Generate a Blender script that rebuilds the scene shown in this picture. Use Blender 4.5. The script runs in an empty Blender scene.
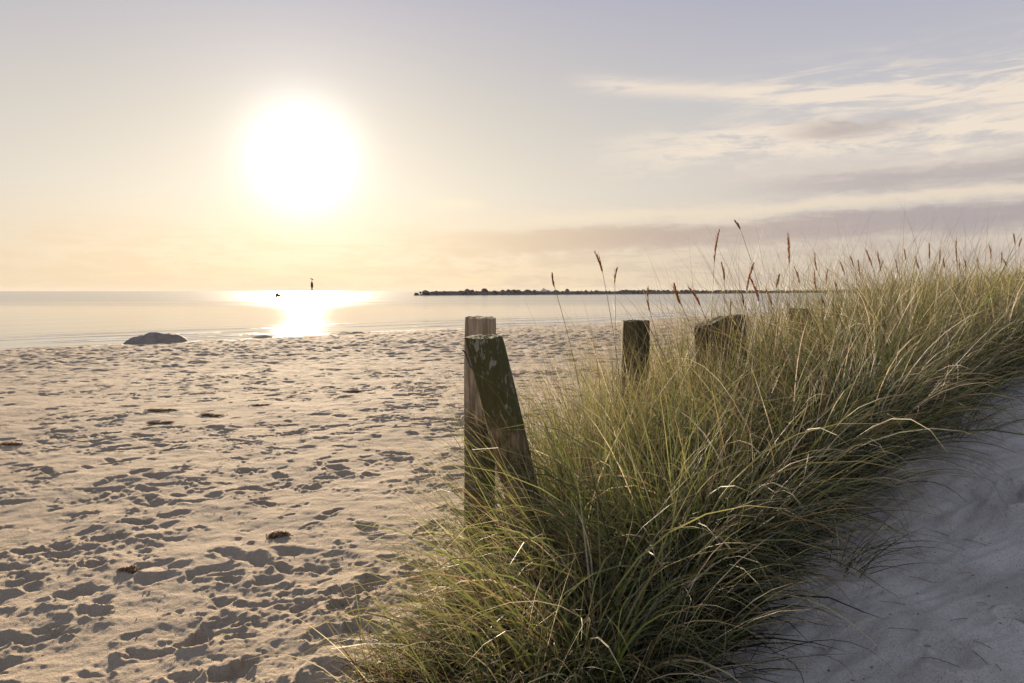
import bpy, bmesh, math, random
import numpy as np
from mathutils import Vector
R = math.radians
random.seed(7)
rng = np.random.default_rng(11)
scene = bpy.context.scene
COL = scene.collection

# ------------------------------------------------------------------ camera
FPX = 739.0
CAM_Z = 1.4
PITCH = math.atan(50.5 / FPX)
cd = bpy.data.cameras.new("camera")
cam = bpy.data.objects.new("camera", cd)
COL.objects.link(cam)
cd.sensor_width = 36.0
cd.lens = 36.0 * FPX / 1024.0
cd.clip_start = 0.05
cd.clip_end = 60000
cam.location = (0, 0, CAM_Z)
cam.rotation_euler = (R(90) - PITCH, 0, 0)
scene.camera = cam

# ------------------------------------------------------------------ light and exposure
EXPO = 1.55
scene.view_settings.view_transform = 'Standard'
scene.view_settings.look = 'None'
scene.view_settings.exposure = EXPO
scene.view_settings.gamma = 1
scene.view_settings.use_curve_mapping = False
SUN_AZ = math.degrees(math.atan((305 - 512) / FPX))      # -15.6, to the left of +Y
SUN_EL = 9.8
HAZE = 0.000016
sdir = Vector((math.sin(R(SUN_AZ)) * math.cos(R(SUN_EL)), math.cos(R(SUN_AZ)) * math.cos(R(SUN_EL)), math.sin(R(SUN_EL))))
sl = bpy.data.lights.new("sun", 'SUN')
sl.energy = 5.0
sl.angle = R(2.6)
sl.color = (1.0, 0.80, 0.57)
sun = bpy.data.objects.new("sun", sl)
COL.objects.link(sun)
sun.rotation_euler = sdir.to_track_quat('Z', 'Y').to_euler()
sun.location = (-10, 30, 20)

# ------------------------------------------------------------------ node expression helper
class G:
    """wraps a value socket so that node maths can be written as an expression"""
    nt = None
    def __init__(s, v): s.v = v
    @staticmethod
    def m(op, *a, clamp=False):
        n = G.nt.nodes.new('ShaderNodeMath'); n.operation = op; n.use_clamp = clamp
        for i, x in enumerate(a):
            x = x.v if isinstance(x, G) else x
            if isinstance(x, (int, float)): n.inputs[i].default_value = x
            else: G.nt.links.new(x, n.inputs[i])
        return G(n.outputs[0])
    def __add__(s, o): return G.m('ADD', s, o)
    __radd__ = __add__
    def __sub__(s, o): return G.m('SUBTRACT', s, o)
    def __rsub__(s, o): return G.m('SUBTRACT', o, s)
    def __mul__(s, o): return G.m('MULTIPLY', s, o)
    __rmul__ = __mul__
    def __truediv__(s, o): return G.m('DIVIDE', s, o)
    def __neg__(s): return G.m('MULTIPLY', s, -1.0)
def gexp(x): return G.m('EXPONENT', x)
def sstep(x, a, b):
    n = G.nt.nodes.new('ShaderNodeMapRange'); n.interpolation_type = 'SMOOTHSTEP'
    G.nt.links.new(x.v, n.inputs[0]); n.inputs[1].default_value = a; n.inputs[2].default_value = b
    return G(n.outputs[0])
def noise(vec, scale, detail=4, rough=0.55, dist=0.0):
    n = G.nt.nodes.new('ShaderNodeTexNoise')
    n.inputs['Scale'].default_value = scale; n.inputs['Detail'].default_value = detail
    n.inputs['Roughness'].default_value = rough; n.inputs['Distortion'].default_value = dist
    if vec is not None: G.nt.links.new(vec, n.inputs['Vector'])
    return G(n.outputs[0])
def comb(x, y, z):
    n = G.nt.nodes.new('ShaderNodeCombineXYZ')
    for i, q in enumerate((x, y, z)):
        if isinstance(q, G): G.nt.links.new(q.v, n.inputs[i])
        else: n.inputs[i].default_value = q
    return n.outputs[0]
def cmix(f, a, b, blend='MIX'):
    n = G.nt.nodes.new('ShaderNodeMix'); n.data_type = 'RGBA'; n.blend_type = blend
    if isinstance(f, G): G.nt.links.new(f.v, n.inputs[0])
    else: n.inputs[0].default_value = f
    for s, q in ((n.inputs[6], a), (n.inputs[7], b)):
        if isinstance(q, (tuple, list)): s.default_value = tuple(q)[:3] + (1,)
        else: G.nt.links.new(q, s)
    return n.outputs[2]
def ramp(x, stops):
    n = G.nt.nodes.new('ShaderNodeValToRGB')
    G.nt.links.new(x.v, n.inputs[0])
    e = n.color_ramp.elements
    while len(e) < len(stops): e.new(0.5)
    for k, (p, c) in enumerate(stops):
        e[k].position = p; e[k].color = tuple(c) + (1,) if len(c) == 3 else c
    return n.outputs[0]

# ------------------------------------------------------------------ sky
w = bpy.data.worlds.new("World"); scene.world = w; w.use_nodes = True
nt = w.node_tree; nt.nodes.clear(); G.nt = nt
tc = nt.nodes.new('ShaderNodeTexCoord')
sep = nt.nodes.new('ShaderNodeSeparateXYZ'); nt.links.new(tc.outputs['Generated'], sep.inputs[0])
X, Y, Z = (G(o) for o in sep.outputs)
az = G.m('ARCTAN2', X, Y) * (180 / math.pi)
el = G.m('ARCSINE', Z) * (180 / math.pi)
elc = G.m('MAXIMUM', el, 0.0)
dt = X * sdir.x + Y * sdir.y + Z * sdir.z
th = G.m('ARCCOSINE', G.m('MINIMUM', dt, 0.99999)) * (180 / math.pi)
daz = G.m('ABSOLUTE', az - SUN_AZ)
elr = elc / 90.0
front = ramp(elr, [(0, (0.88, 0.70, 0.46)), (0.03, (0.86, 0.72, 0.53)), (0.08, (0.76, 0.695, 0.59)), (0.14, (0.62, 0.585, 0.53)),
                   (0.24, (0.44, 0.435, 0.51)), (0.36, (0.34, 0.36, 0.47)), (0.6, (0.33, 0.375, 0.50)), (1, (0.29, 0.34, 0.48))])
side = ramp(elr, [(0, (0.62, 0.53, 0.42)), (0.03, (0.62, 0.54, 0.46)), (0.08, (0.62, 0.57, 0.53)), (0.15, (0.55, 0.54, 0.56)),
                  (0.24, (0.40, 0.41, 0.52)), (0.36, (0.31, 0.345, 0.47)), (0.6, (0.33, 0.375, 0.50)), (1, (0.29, 0.34, 0.48))])
back = ramp(elr, [(0, (0.52, 0.53, 0.62)), (0.2, (0.51, 0.53, 0.64)), (0.45, (0.36, 0.42, 0.57)), (1, (0.29, 0.34, 0.48))])
base = cmix(sstep(daz, 8, 46), front, side)
base = cmix(sstep(daz, 60, 120), base, back)
# cloud coordinates: azimuth / elevation in degrees, stretched along the horizon
cv = comb(az * 0.055, el * 0.42, 0.0)
n1 = noise(cv, 1.6, 6, 0.6, 0.6)
n2 = noise(comb(az * 0.10, el * 0.9, 3.0), 2.2, 5, 0.6, 0.3)
n3 = noise(comb(az * 0.06 - el * 0.05, el * 0.5, 7.0), 2.4, 7, 0.66, 0.6)
n4 = noise(comb(az * 0.24, el * 0.85, 5.0), 1.5, 8, 0.70, 0.35)
ew = el + (n1 - 0.5) * 3.6 + (n4 - 0.5) * 3.0
def band(c0, slope, wdt, a0, a1, soft, e=ew, a2=None, soft2=8):
    q = (e - (c0 + az * slope)) / wdt
    f = gexp(-(q * q)) * sstep(az, a0 - soft, a0 + soft)
    if a2 is not None: f = f * sstep(-az, -a2 - soft2, -a2 + soft2)
    return f
# thin high cream cirrus
cir = band(10.4, 0.005, 1.3, 9, 0, 6) * sstep(n4 * 0.6 + n3 * 0.4, 0.38, 0.54)
cir2 = band(15.8, -0.10, 0.55, 6, 0, 3, el + (n1 - .5) * 1.3) * sstep(n3, 0.32, 0.52)
cir3 = band(13.4, 0.0, 1.6, 18, 0, 6) * sstep(n3, 0.40, 0.62)
cir4 = band(11.0, 0.0, 4.0, 22, 0, 10) * sstep(n3, 0.42, 0.70) * 0.8
cf = G.m('MINIMUM', cir * 0.85 + cir2 * 0.7 + cir3 * 0.6 + cir4 * 0.5, 0.85)
c = cmix(cf, base, (0.90, 0.77, 0.63))
# grey hearts of the cirrus and the middle bank
g1 = band(11.1, 0.0, 0.6, 21, 0, 3, el + (n1 - .5) * 1.6 + (n4 - .5) * 1.6, 27, 4)
c = cmix(g1 * 0.9, c, (0.49, 0.42, 0.395))
m_l = band(8.0, 0.012, 0.8, 17, 0, 6, el + (n1 - .5) * 1.8 + (n4 - .5) * 2.0)
c = cmix(m_l * 0.7, c, (0.74, 0.64, 0.56))
m_d = band(7.0, 0.022, 0.75, 20, 0, 7, el + (n1 - .5) * 1.8 + (n4 - .5) * 2.0)
c = cmix(m_d * 0.8, c, (0.46, 0.405, 0.40))
# the long low bank: cream upper rim, mauve body
l_t = band(5.3, 0.035, 0.5, -2, 0, 5, el + (n1 - .5) * 1.6 + (n4 - .5) * 1.6)
c = cmix(l_t * 0.65, c, (0.86, 0.73, 0.56))
e4 = el + (n1 - .5) * 1.5 + (n4 - .5) * 1.3
q = e4 - (3.75 + az * 0.032)
body = sstep(q, -1.25, -0.45) * sstep(-q, -1.15, -0.45) * sstep(az, -13, 5)
bodyc = ramp(sstep(az, -8, 34), [(0, (0.74, 0.59, 0.42)), (0.45, (0.53, 0.42, 0.36)), (1, (0.415, 0.36, 0.37))])
c = cmix(body * 0.95, c, bodyc)
low = sstep(n4 * .5 + n3 * .5, 0.44, 0.56) * sstep(-elc, -6.0, -3.0) * 0.6
c = cmix(low, c, cmix(sstep(az, -20, 30), (0.79, 0.63, 0.44), (0.53, 0.45, 0.40)))
small = band(6.6, 0.0, 0.35, -6.5, 0, 1.2, el + (n1 - .5) * 0.8, -2.5, 1.2)
c = cmix(small * 0.45, c, (0.92, 0.78, 0.56))
# aureole round the sun
def glow(a, s): return gexp(-(th / s)) * a
core = gexp(-((th / 3.1) * (th / 3.1))) * 1.0
au = nt.nodes.new('ShaderNodeVectorMath'); au.operation = 'SCALE'; au.inputs[0].default_value = (1.0, 0.96, 0.90)
nt.links.new((core + glow(0.30, 5.0) + glow(0.05, 13.0)).v, au.inputs['Scale'])
c = cmix(1.0, c, au.outputs[0], 'ADD')
sky = nt.nodes.new('ShaderNodeTexSky'); sky.sky_type = 'NISHITA'; sky.sun_disc = False
sky.sun_elevation = R(SUN_EL); sky.sun_rotation = R(SUN_AZ)
sky.air_density = 1.2; sky.dust_density = 2.5; sky.ozone_density = 1.5
sc = nt.nodes.new('ShaderNodeVectorMath'); sc.operation = 'SCALE'
sc.inputs['Scale'].default_value = 10.0 / (2 ** EXPO)
nt.links.new(c, sc.inputs[0])
ns = nt.nodes.new('ShaderNodeVectorMath'); ns.operation = 'SCALE'; ns.inputs['Scale'].default_value = 0.012
nt.links.new(sky.outputs[0], ns.inputs[0])
fin = cmix(1.0, sc.outputs[0], ns.outputs[0], 'ADD')
bg = nt.nodes.new('ShaderNodeBackground'); bg.inputs['Strength'].default_value = 0.1
nt.links.new(fin, bg.inputs['Color'])
wo = nt.nodes.new('ShaderNodeOutputWorld'); nt.links.new(bg.outputs[0], wo.inputs['Surface'])
w.cycles.sampling_method = 'MANUAL'; w.cycles.sample_map_resolution = 1024

# ------------------------------------------------------------------ helpers
def tag(o, label=None, cat=None, group=None, kind=None):
    if label: o['label'] = label
    if cat: o['category'] = cat
    if group: o['group'] = group
    if kind: o['kind'] = kind
    return o
def empty(name, loc, label, cat, group=None):
    o = bpy.data.objects.new(name, None); COL.objects.link(o); o.location = loc
    o.empty_display_size = 0.1
    return tag(o, label, cat, group)
def mesh_obj(name, V, F, mat, parent=None, smooth=True, cols=None):
    """V (n,3) array, F (m,k) int array or list of tuples, in the parent's local space"""
    me = bpy.data.meshes.new(name)
    V = np.asarray(V, dtype=np.float32)
    if isinstance(F, np.ndarray):
        k = F.shape[1]
        me.vertices.add(len(V)); me.vertices.foreach_set('co', V.ravel())
        me.loops.add(F.size); me.loops.foreach_set('vertex_index', F.astype(np.int32).ravel())
        me.polygons.add(len(F)); me.polygons.foreach_set('loop_start', (np.arange(len(F)) * k).astype(np.int32))
        try: me.polygons.foreach_set('loop_total', np.full(len(F), k, dtype=np.int32))
        except Exception: pass
    else:
        me.from_pydata([tuple(map(float, v)) for v in V], [], [tuple(f) for f in F])
    me.update(calc_edges=True)
    me.polygons.foreach_set('use_smooth', np.full(len(me.polygons), smooth))
    if cols is not None:
        a = me.color_attributes.new('blade', 'FLOAT_COLOR', 'POINT')
        a.data.foreach_set('color', np.asarray(cols, dtype=np.float32).ravel())
    if mat: me.materials.append(mat)
    me.validate()
    o = bpy.data.objects.new(name, me); COL.objects.link(o)
    if parent: o.parent = parent
    return o
def hash2(ix, iy, s):
    h = (ix.astype(np.int64) * 374761393 + iy.astype(np.int64) * 668265263 + s * 974634777) & 0xffffffff
    h = ((h ^ (h >> 13)) * 1274126177) & 0xffffffff
    return ((h ^ (h >> 16)) & 0xffff) / 65535.0
def pn(x, y, s=0):
    """gradient noise, about -1..1"""
    x = np.asarray(x, float); y = np.asarray(y, float)
    ix = np.floor(x); iy = np.floor(y); fx = x - ix; fy = y - iy
    u = fx * fx * fx * (fx * (fx * 6 - 15) + 10); v = fy * fy * fy * (fy * (fy * 6 - 15) + 10)
    def g(dx, dy):
        a = hash2(ix + dx, iy + dy, s) * 6.28318
        return np.cos(a) * (fx - dx) + np.sin(a) * (fy - dy)
    return ((g(0, 0) * (1 - u) + g(1, 0) * u) * (1 - v) + (g(0, 1) * (1 - u) + g(1, 1) * u) * v) * 1.5
def ss(x, a, b):
    t = np.clip((np.asarray(x, float) - a) / (b - a), 0, 1); return t * t * (3 - 2 * t)

def new_mat(name):
    m = bpy.data.materials.new(name); m.use_nodes = True
    t = m.node_tree; t.nodes.clear(); G.nt = t
    out = t.nodes.new('ShaderNodeOutputMaterial'); p = t.nodes.new('ShaderNodeBsdfPrincipled')
    t.links.new(p.outputs[0], out.inputs[0])
    return m, t, p, out
def objco(t):
    n = t.nodes.new('ShaderNodeTexCoord'); return n.outputs['Object']
def bump(t, p, h, strength, dist):
    b = t.nodes.new('ShaderNodeBump'); b.inputs['Strength'].default_value = strength; b.inputs['Distance'].default_value = dist
    t.links.new(h.v, b.inputs['Height']); t.links.new(b.outputs[0], p.inputs['Normal']); return b

# ------------------------------------------------------------------ terrain
WATER = -1.0
XL_Y = np.array([-50, 2.5, 4.0, 5.0, 6.2, 8.5, 12, 18, 28, 60, 400.])
XL_X = np.array([-.30, -.30, 0.0, .3, .9, 2.2, 4.5, 9, 16, 44, 400.])
XR_Y = np.array([-50, 2.0, 2.4, 2.9, 3.6, 4.6, 5.6, 7.2, 11, 20, 400.])
XR_X = np.array([.1, .1, .45, .95, 1.6, 2.6, 3.85, 5.6, 10, 19, 420.])
def shore(x, y): return (y - 1.1 * x - 50.5 + 2.2 * np.sin(x * 0.11 + 0.6) + 0.9 * np.sin(x * .33)) / 1.487
def ground(x, y):
    x = np.asarray(x, float); y = np.asarray(y, float)
    s = shore(x, y)
    t = -s
    z = np.where(t > 0, WATER + 0.045 * t, WATER - 0.05 * np.clip(-t, 0, 60))
    z = np.where(t > 0, WATER + 1.02 * (1 - np.exp(-np.clip(t, 0, 1e4) * 0.062)) * 1.0, z)
    z = z + 0.07 * np.exp(-((t - 3.0) / 1.5) ** 2)
    d = x - np.interp(y, XL_Y, XL_X)
    dm = ss(d, -0.5, 1.3)
    h = 1.28 * (1 - np.exp(-0.25 * np.clip(x + 0.15, 0, 1e4)))
    far = 1 + 0.35 * ss(x, 8, 30)
    z = z + dm * h * far * ss(t, 2, 20)
    z = z + dm * 0.07 * pn(x * 0.9, y * 0.9, 5)
    z = z + 0.035 * pn(x * 0.28, y * 0.28, 1) * ss(t, 0, 6) + 0.02 * pn(x * 1.1, y * 1.1, 2) * ss(t, 0, 3)
    return z
def at(px, py, D):
    """world point at forward distance D (metres along +Y) seen in that direction"""
    return np.array([(px - 512) / FPX * D, D, CAM_Z - (py - 291) / FPX * D])

NA, NR = 1250, 1250
ang = np.concatenate([np.linspace(-43, 43, NA), np.linspace(43, 317, 221)[1:-1]]) * math.pi / 180
rr = np.concatenate([np.linspace(0.02, 1.2, 14)[:-1], np.geomspace(1.2, 75, NR), np.geomspace(75, 30000, 60)[1:]])
NCOL = len(ang)
RR, AA = np.meshgrid(rr, ang, indexing='ij')
GX = RR * np.sin(AA); GY = RR * np.cos(AA)
GZ = ground(GX, GY)
LAND = ss(-shore(GX, GY), 0.3, 5)
d_r = GX - np.interp(GY, XR_Y, XR_X)
BEACH = 1 - ss(GX - np.interp(GY, XL_Y, XL_X), -0.4, 0.5)
NEARR = np.clip(1 - (RR - 30) / 50, 0, 1)
tram = ss(pn(GX * .45, GY * .45, 21) + 0.5 * pn(GX * 1.1, GY * 1.1, 22) + 0.5 * (1 - np.clip(np.hypot(GX + 1.6, GY - 3.1) / 2.4, 0, 1.4)), -0.1, 0.9)
wx = GX + 0.03 * pn(GX * 7, GY * 7, 31) + 0.012 * pn(GX * 22, GY * 22, 33)
wy = GY + 0.03 * pn(GX * 7, GY * 7, 32) + 0.012 * pn(GX * 22, GY * 22, 34)
b2 = BEACH * LAND
GZ += b2 * (0.012 * pn(GX * 3.1, GY * 3.1, 3) * (0.6 + tram)) + b2 * NEARR * (0.007 * pn(wx * 5.2, wy * 6.4, 71) + 0.0035 * pn(wx * 11, wy * 13, 72))
GZ += b2 * NEARR * 0.003 * pn(GX * 7.3, GY * 7.3, 4) * (0.3 + tram)
fadehi = np.clip(1 - RR / 14, 0, 1)
rid = 1 - np.abs(pn(wx * 6, wy * 6, 6)) * 2
GZ += b2 * 0.0035 * rid * tram * tram * np.clip(1 - RR / 26, 0, 1)
GZ += b2 * fadehi * (0.0035 * pn(GX * 17, GY * 17, 7) * (0.35 + 1.1 * tram) + 0.0024 * pn(GX * 43, GY * 43, 8) * (0.5 + tram) + 0.0010 * pn(GX * 95, GY * 95, 18))
dun = 1 - BEACH
GZ += dun * fadehi * (0.032 * pn(GX * 2.7, GY * 2.7, 9) + 0.012 * pn(GX * 7 + GY * 3, GY * 15 - GX * 6, 10) + 0.010 * np.abs(pn(GX * 8, GY * 8, 19)) + 0.002 * pn(GX * 30, GY * 30, 12))
# far beach relief: long low hummocks
GZ += b2 * 0.05 * pn(GX * 1.4, GY * 2.0, 13) * ss(RR, 11, 24) * NEARR * ss(-shore(GX, GY), 1, 4)
GZ += b2 * 0.045 * np.abs(pn(GX * 3.0, GY * 3.6, 14)) * ss(RR, 11, 24) * NEARR * ss(-shore(GX, GY), 1, 4)

chn = np.clip(ss(pn(wx * 1.3, wy * 1.3, 51) + .35 * pn(wx * 4, wy * 4, 52), 0.28, 0.75) + 0.0, 0, 1) * np.clip(1 - RR / 16, 0, 1)
GZ += b2 * chn * (0.018 * np.abs(pn(wx * 9, wy * 9, 53)) + 0.014 * np.clip(pn(wx * 21, wy * 21, 54), -.3, 1) + 0.004 * pn(wx * 45, wy * 45, 55))
# footprints pressed into the sand
fine0 = math.log(1.2); finek = (NR - 1) / math.log(75 / 1.2)
def stamp(cx, cy, a, b, rot, depth, rim, steep=0.42, clod=0.0):
    r0 = math.hypot(cx, cy); rad = a * 1.9
    if r0 < 1.4 + rad: return
    th0 = math.atan2(cx, cy); dth = rad / r0
    i0 = int((math.log(max(r0 - rad, 1.21)) - fine0) * finek) + 13; i1 = int((math.log(r0 + rad) - fine0) * finek) + 15
    j0 = int((th0 - dth + R(43)) / R(86) * (NA - 1)); j1 = int((th0 + dth + R(43)) / R(86) * (NA - 1)) + 2
    j0 = max(j0, 0); j1 = min(j1, NA); i1 = min(i1, NR + 12)
    if j1 <= j0 + 1 or i1 <= i0 + 1: return
    sl_ = (slice(i0, i1), slice(j0, j1))
    dx = wx[sl_] - cx; dy = wy[sl_] - cy
    c_, s_ = math.cos(rot), math.sin(rot)
    u = dx * c_ + dy * s_; v = -dx * s_ + dy * c_
    waist = 1 - 0.22 * np.exp(-((u / a) / 0.35) ** 2)
    q = np.sqrt((u / a) ** 2 + (v / (b * waist)) ** 2)
    h = -depth * (1 - ss(q, 1 - steep, 1.08)) * (1 + 0.35 * u / a)
    h += rim * np.exp(-((q - 1.22) / 0.2) ** 2) * (0.6 + 0.8 * np.clip(-u / a, -0.4, 1))
    if clod: h += clod * np.clip(pn(wx[sl_] * 24, wy[sl_] * 24, 41), 0, 1) * np.exp(-((q - 1.0) / 0.5) ** 2)
    GZ[sl_] += h
def is_beach(x, y, margin=0.0):
    return x < np.interp(y, XL_Y, XL_X) - 0.1 + margin and shore(x, y) < -2.5
cnt = 0
for k in range(30000):
    r = 2.0 * (40 / 2.0) ** rng.random()
    r = r if rng.random() < 0.55 else 2.2 + 14 * rng.random()
    t = R(-42 + 84 * rng.random())
    x, y = r * math.sin(t), r * math.cos(t)
    if not is_beach(x, y): continue
    dens = 0.18 + 0.82 * float(ss(pn(x * .45, y * .45, 21) + 0.5 * pn(x * 1.1, y * 1.1, 22), -0.35, 0.6))
    if rng.random() > dens: continue
    # keep the number per square metre bounded near the camera
    if r < 12 and rng.random() < 0.93 - 0.55 * (r / 12): continue
    cnt += 1
    if cnt > 4600: break
    big = rng.random()
    a = (0.075 + 0.06 * rng.random()) if big < 0.45 else (0.028 + 0.045 * rng.random())
    b = a * (0.42 + 0.4 * rng.random())
    rot = rng.normal(R(12), 0.75)
    depth = min((0.008 + 0.020 * rng.random()) * (a / 0.10) * (1.0 if r < 9 else 1.1), 0.034)
    stamp(x, y, a, b, rot, depth, depth * (0.12 + 0.2 * rng.random()), 0.55 + 0.35 * rng.random(), 0.014 * rng.random() ** 2 if r < 8 else 0)
k2 = 0
while k2 < 3600:
    r = 2.0 + 9 * rng.random() ** 1.3; t = R(-42 + 70 * rng.random()); x, y = r * math.sin(t), r * math.cos(t)
    if not is_beach(x, y): k2 += 1; continue
    cl = float(pn(x * 1.3, y * 1.3, 61) + .4 * pn(x * .5, y * .5, 62))
    if rng.random() > 0.12 + 1.3 * max(0, cl): k2 += .5; continue
    a = 0.012 + 0.035 * rng.random() ** 1.5; dp = a * rng.uniform(.10, .30) * (1 if rng.random() < .7 else -.8)
    stamp(x, y, a, a * rng.uniform(.5, .95), rng.random() * 3.1, dp, abs(dp) * .3, 0.7, 0.004); k2 += 1
# chains of steps crossing the beach
for k in range(9):
    x = -6.5 + 6 * rng.random(); y = 3.0 + 9 * rng.random(); hd = rng.normal(R(15), 0.45) + (math.pi if rng.random() < .5 else 0)
    for s in range(16):
        x += 0.62 * math.cos(hd); y += 0.62 * math.sin(hd); hd += rng.normal(0, 0.06)
        o = 0.09 * (1 if s % 2 else -1)
        xx, yy = x - o * math.sin(hd), y + o * math.cos(hd)
        if yy > 2 and is_beach(xx, yy): stamp(xx, yy, 0.145, 0.055, hd, 0.024, 0.007, 0.35, 0.008); stamp(xx + .08 * math.cos(hd), yy + .08 * math.sin(hd), 0.05, 0.045, hd, 0.012, 0.003, 0.5)
# a few soft prints in the shaded sand by the dune
for x, y, rt in ((2.15, 2.75, .3), (2.3, 3.35, .8), (1.75, 2.35, .1), (2.9, 3.9, .5), (1.35, 2.2, 1.2), (3.3, 4.5, .9), (2.6, 3.2, .2)):
    stamp(x, y, 0.14, 0.075, rt, 0.035, 0.012, 0.6, .01)
GZ += 0.0 * RR

idx = np.arange(len(rr) * NCOL).reshape(len(rr), NCOL)
nxt = np.roll(idx, -1, axis=1)
F = np.stack([idx[:-1].ravel(), idx[1:].ravel(), nxt[1:].ravel(), nxt[:-1].ravel()], axis=1)
V = np.stack([GX.ravel(), GY.ravel(), GZ.ravel()], axis=1)
m, t, p, out = new_mat('sand')
oc = objco(t)
g0 = noise(oc, 0.9, 4); g1_ = noise(oc, 260, 2, 0.7); g2_ = noise(oc, 38, 4, 0.65)
ge = t.nodes.new('ShaderNodeNewGeometry'); sp_ = t.nodes.new('ShaderNodeSeparateXYZ'); t.links.new(ge.outputs['Position'], sp_.inputs[0])
cs = ramp(g0, [(0.3, (0.275, 0.218, 0.152)), (0.7, (0.38, 0.308, 0.222))])
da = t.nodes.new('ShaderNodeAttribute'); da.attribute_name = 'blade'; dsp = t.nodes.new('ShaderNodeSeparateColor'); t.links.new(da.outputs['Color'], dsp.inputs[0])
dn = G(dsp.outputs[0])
cs = cmix(dn, cs, cmix(sstep(noise(oc, 2.6, 5, 0.6), .35, .65), (0.38, 0.35, 0.315), (0.56, 0.52, 0.475)))  # dune sand paler and cooler: sky fill on the shaded slope put into colour
cs = cmix(sstep(g1_, 0.42, 0.66) * 0.4, cs, (0.52, 0.44, 0.36))
cs = cmix(sstep(noise(oc, 420, 1, 0.5), 0.64, 0.70) * 0.75, cs, (0.11, 0.085, 0.07))
cs = cmix(sstep(noise(oc, 150, 2, 0.6), 0.50, 0.66) * 0.45, cs, (0.20, 0.145, 0.105))
cs = cmix(sstep(g2_, 0.55, 0.8) * 0.25, cs, (0.36, 0.27, 0.20))
wet = sstep(-G(sp_.outputs[2]) + (g0 - 0.5) * 0.25, 0.68, 0.86)
cs = cmix(wet * 0.8, cs, (0.15, 0.115, 0.09))
t.links.new(cs, p.inputs['Base Color'])
t.links.new((0.95 - wet * 0.40).v, p.inputs['Roughness'])
p.inputs['Specular IOR Level'].default_value = 0.08
dry = G.m('MAXIMUM', 1.0 - wet * 1.2, 0.05)
bump(t, p, (g1_ * 0.35 + g2_ * 0.9 + noise(oc, 110, 3, 0.7) * 0.5) * dry, 1.0, 0.010)
m_sand = m
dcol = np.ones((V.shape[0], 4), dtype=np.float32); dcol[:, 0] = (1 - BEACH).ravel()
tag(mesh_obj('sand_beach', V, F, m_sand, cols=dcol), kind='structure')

# ------------------------------------------------------------------ sea
m, t, p, out = new_mat('sea_water')
oc = objco(t)
sp = t.nodes.new('ShaderNodeSeparateXYZ'); t.links.new(oc, sp.inputs[0])
ox, oy = G(sp.outputs[0]), G(sp.outputs[1])
sh = (oy - ox * 1.1 - 50.5 + G.m('SINE', ox * 0.11 + 0.6) * 2.2 + G.m('SINE', ox * .33) * 0.9) * (1 / 1.487)
al = (ox + oy * 1.1) * (1 / 1.487)
rip = noise(comb(al * 0.35, sh * 1.6, 0.0), 1.0, 5, 0.6, 0.4)
swell = noise(comb(al * 0.03, sh * 0.22, 4.0), 1.0, 3, 0.5, 0.3)
streak = noise(comb(ox * 0.006, oy * 0.03, 9.0), 1.0, 4, 0.6, 0.4)
fo = noise(comb(al * 0.10, sh * 0.9, 2.0), 1.0, 3, 0.5, 0.5)
fo2 = noise(comb(al * 1.3, sh * 4.0, 2.0), 1.0, 4, 0.7, 0.5)
edge = sstep(-sh, -0.9, -0.1)
lines = sstep(fo, 0.58, 0.64) * sstep(-sh, -16, -3)
foam = G.m('MINIMUM', (edge + lines * 0.8) * sstep(fo2, 0.38, 0.6), 1.0)
t.links.new(cmix(foam, (0.11, 0.15, 0.19), (0.78, 0.76, 0.74)), p.inputs['Base Color'])
t.links.new((0.028 + streak * 0.035 + sstep(oy + (streak - 0.5) * 90, 75, 190) * (0.05 + streak * 0.11) + foam * 0.4).v, p.inputs['Roughness'])
p.inputs['IOR'].default_value = 1.33
wv = G.m('SINE', sh * 1.9 + fo * 9.0 + swell * 6.0); wv = wv * 0.5 + 0.5; wv = wv * wv * wv
wv = wv * sstep(-sh, -15, -2) * sstep(noise(comb(al * 0.07, sh * 0.12, 6.0), 1.0, 2, 0.5), 0.34, 0.50)
bump(t, p, rip * 0.04 + swell * 0.32 + wv * 2.2, 0.20, 0.5)
S = 30000; ng = 24
ga = np.linspace(0, 2 * math.pi, 97)[:-1]; gr = np.concatenate([[0.5], np.geomspace(20, S, 14)])
V = np.array([(r * math.sin(a), r * math.cos(a), 0) for r in gr for a in ga])
i2 = np.arange(len(gr) * 96).reshape(len(gr), 96); n_ = np.roll(i2, -1, axis=1)
F = np.stack([i2[:-1].ravel(), i2[1:].ravel(), n_[1:].ravel(), n_[:-1].ravel()], axis=1)
# keep only cells that can be seen as sea (all of it lies under the dune where there is land)
so = mesh_obj('sea', V, F, m); so.location = (0, 0, WATER)
tag(so, kind='structure')

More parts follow.
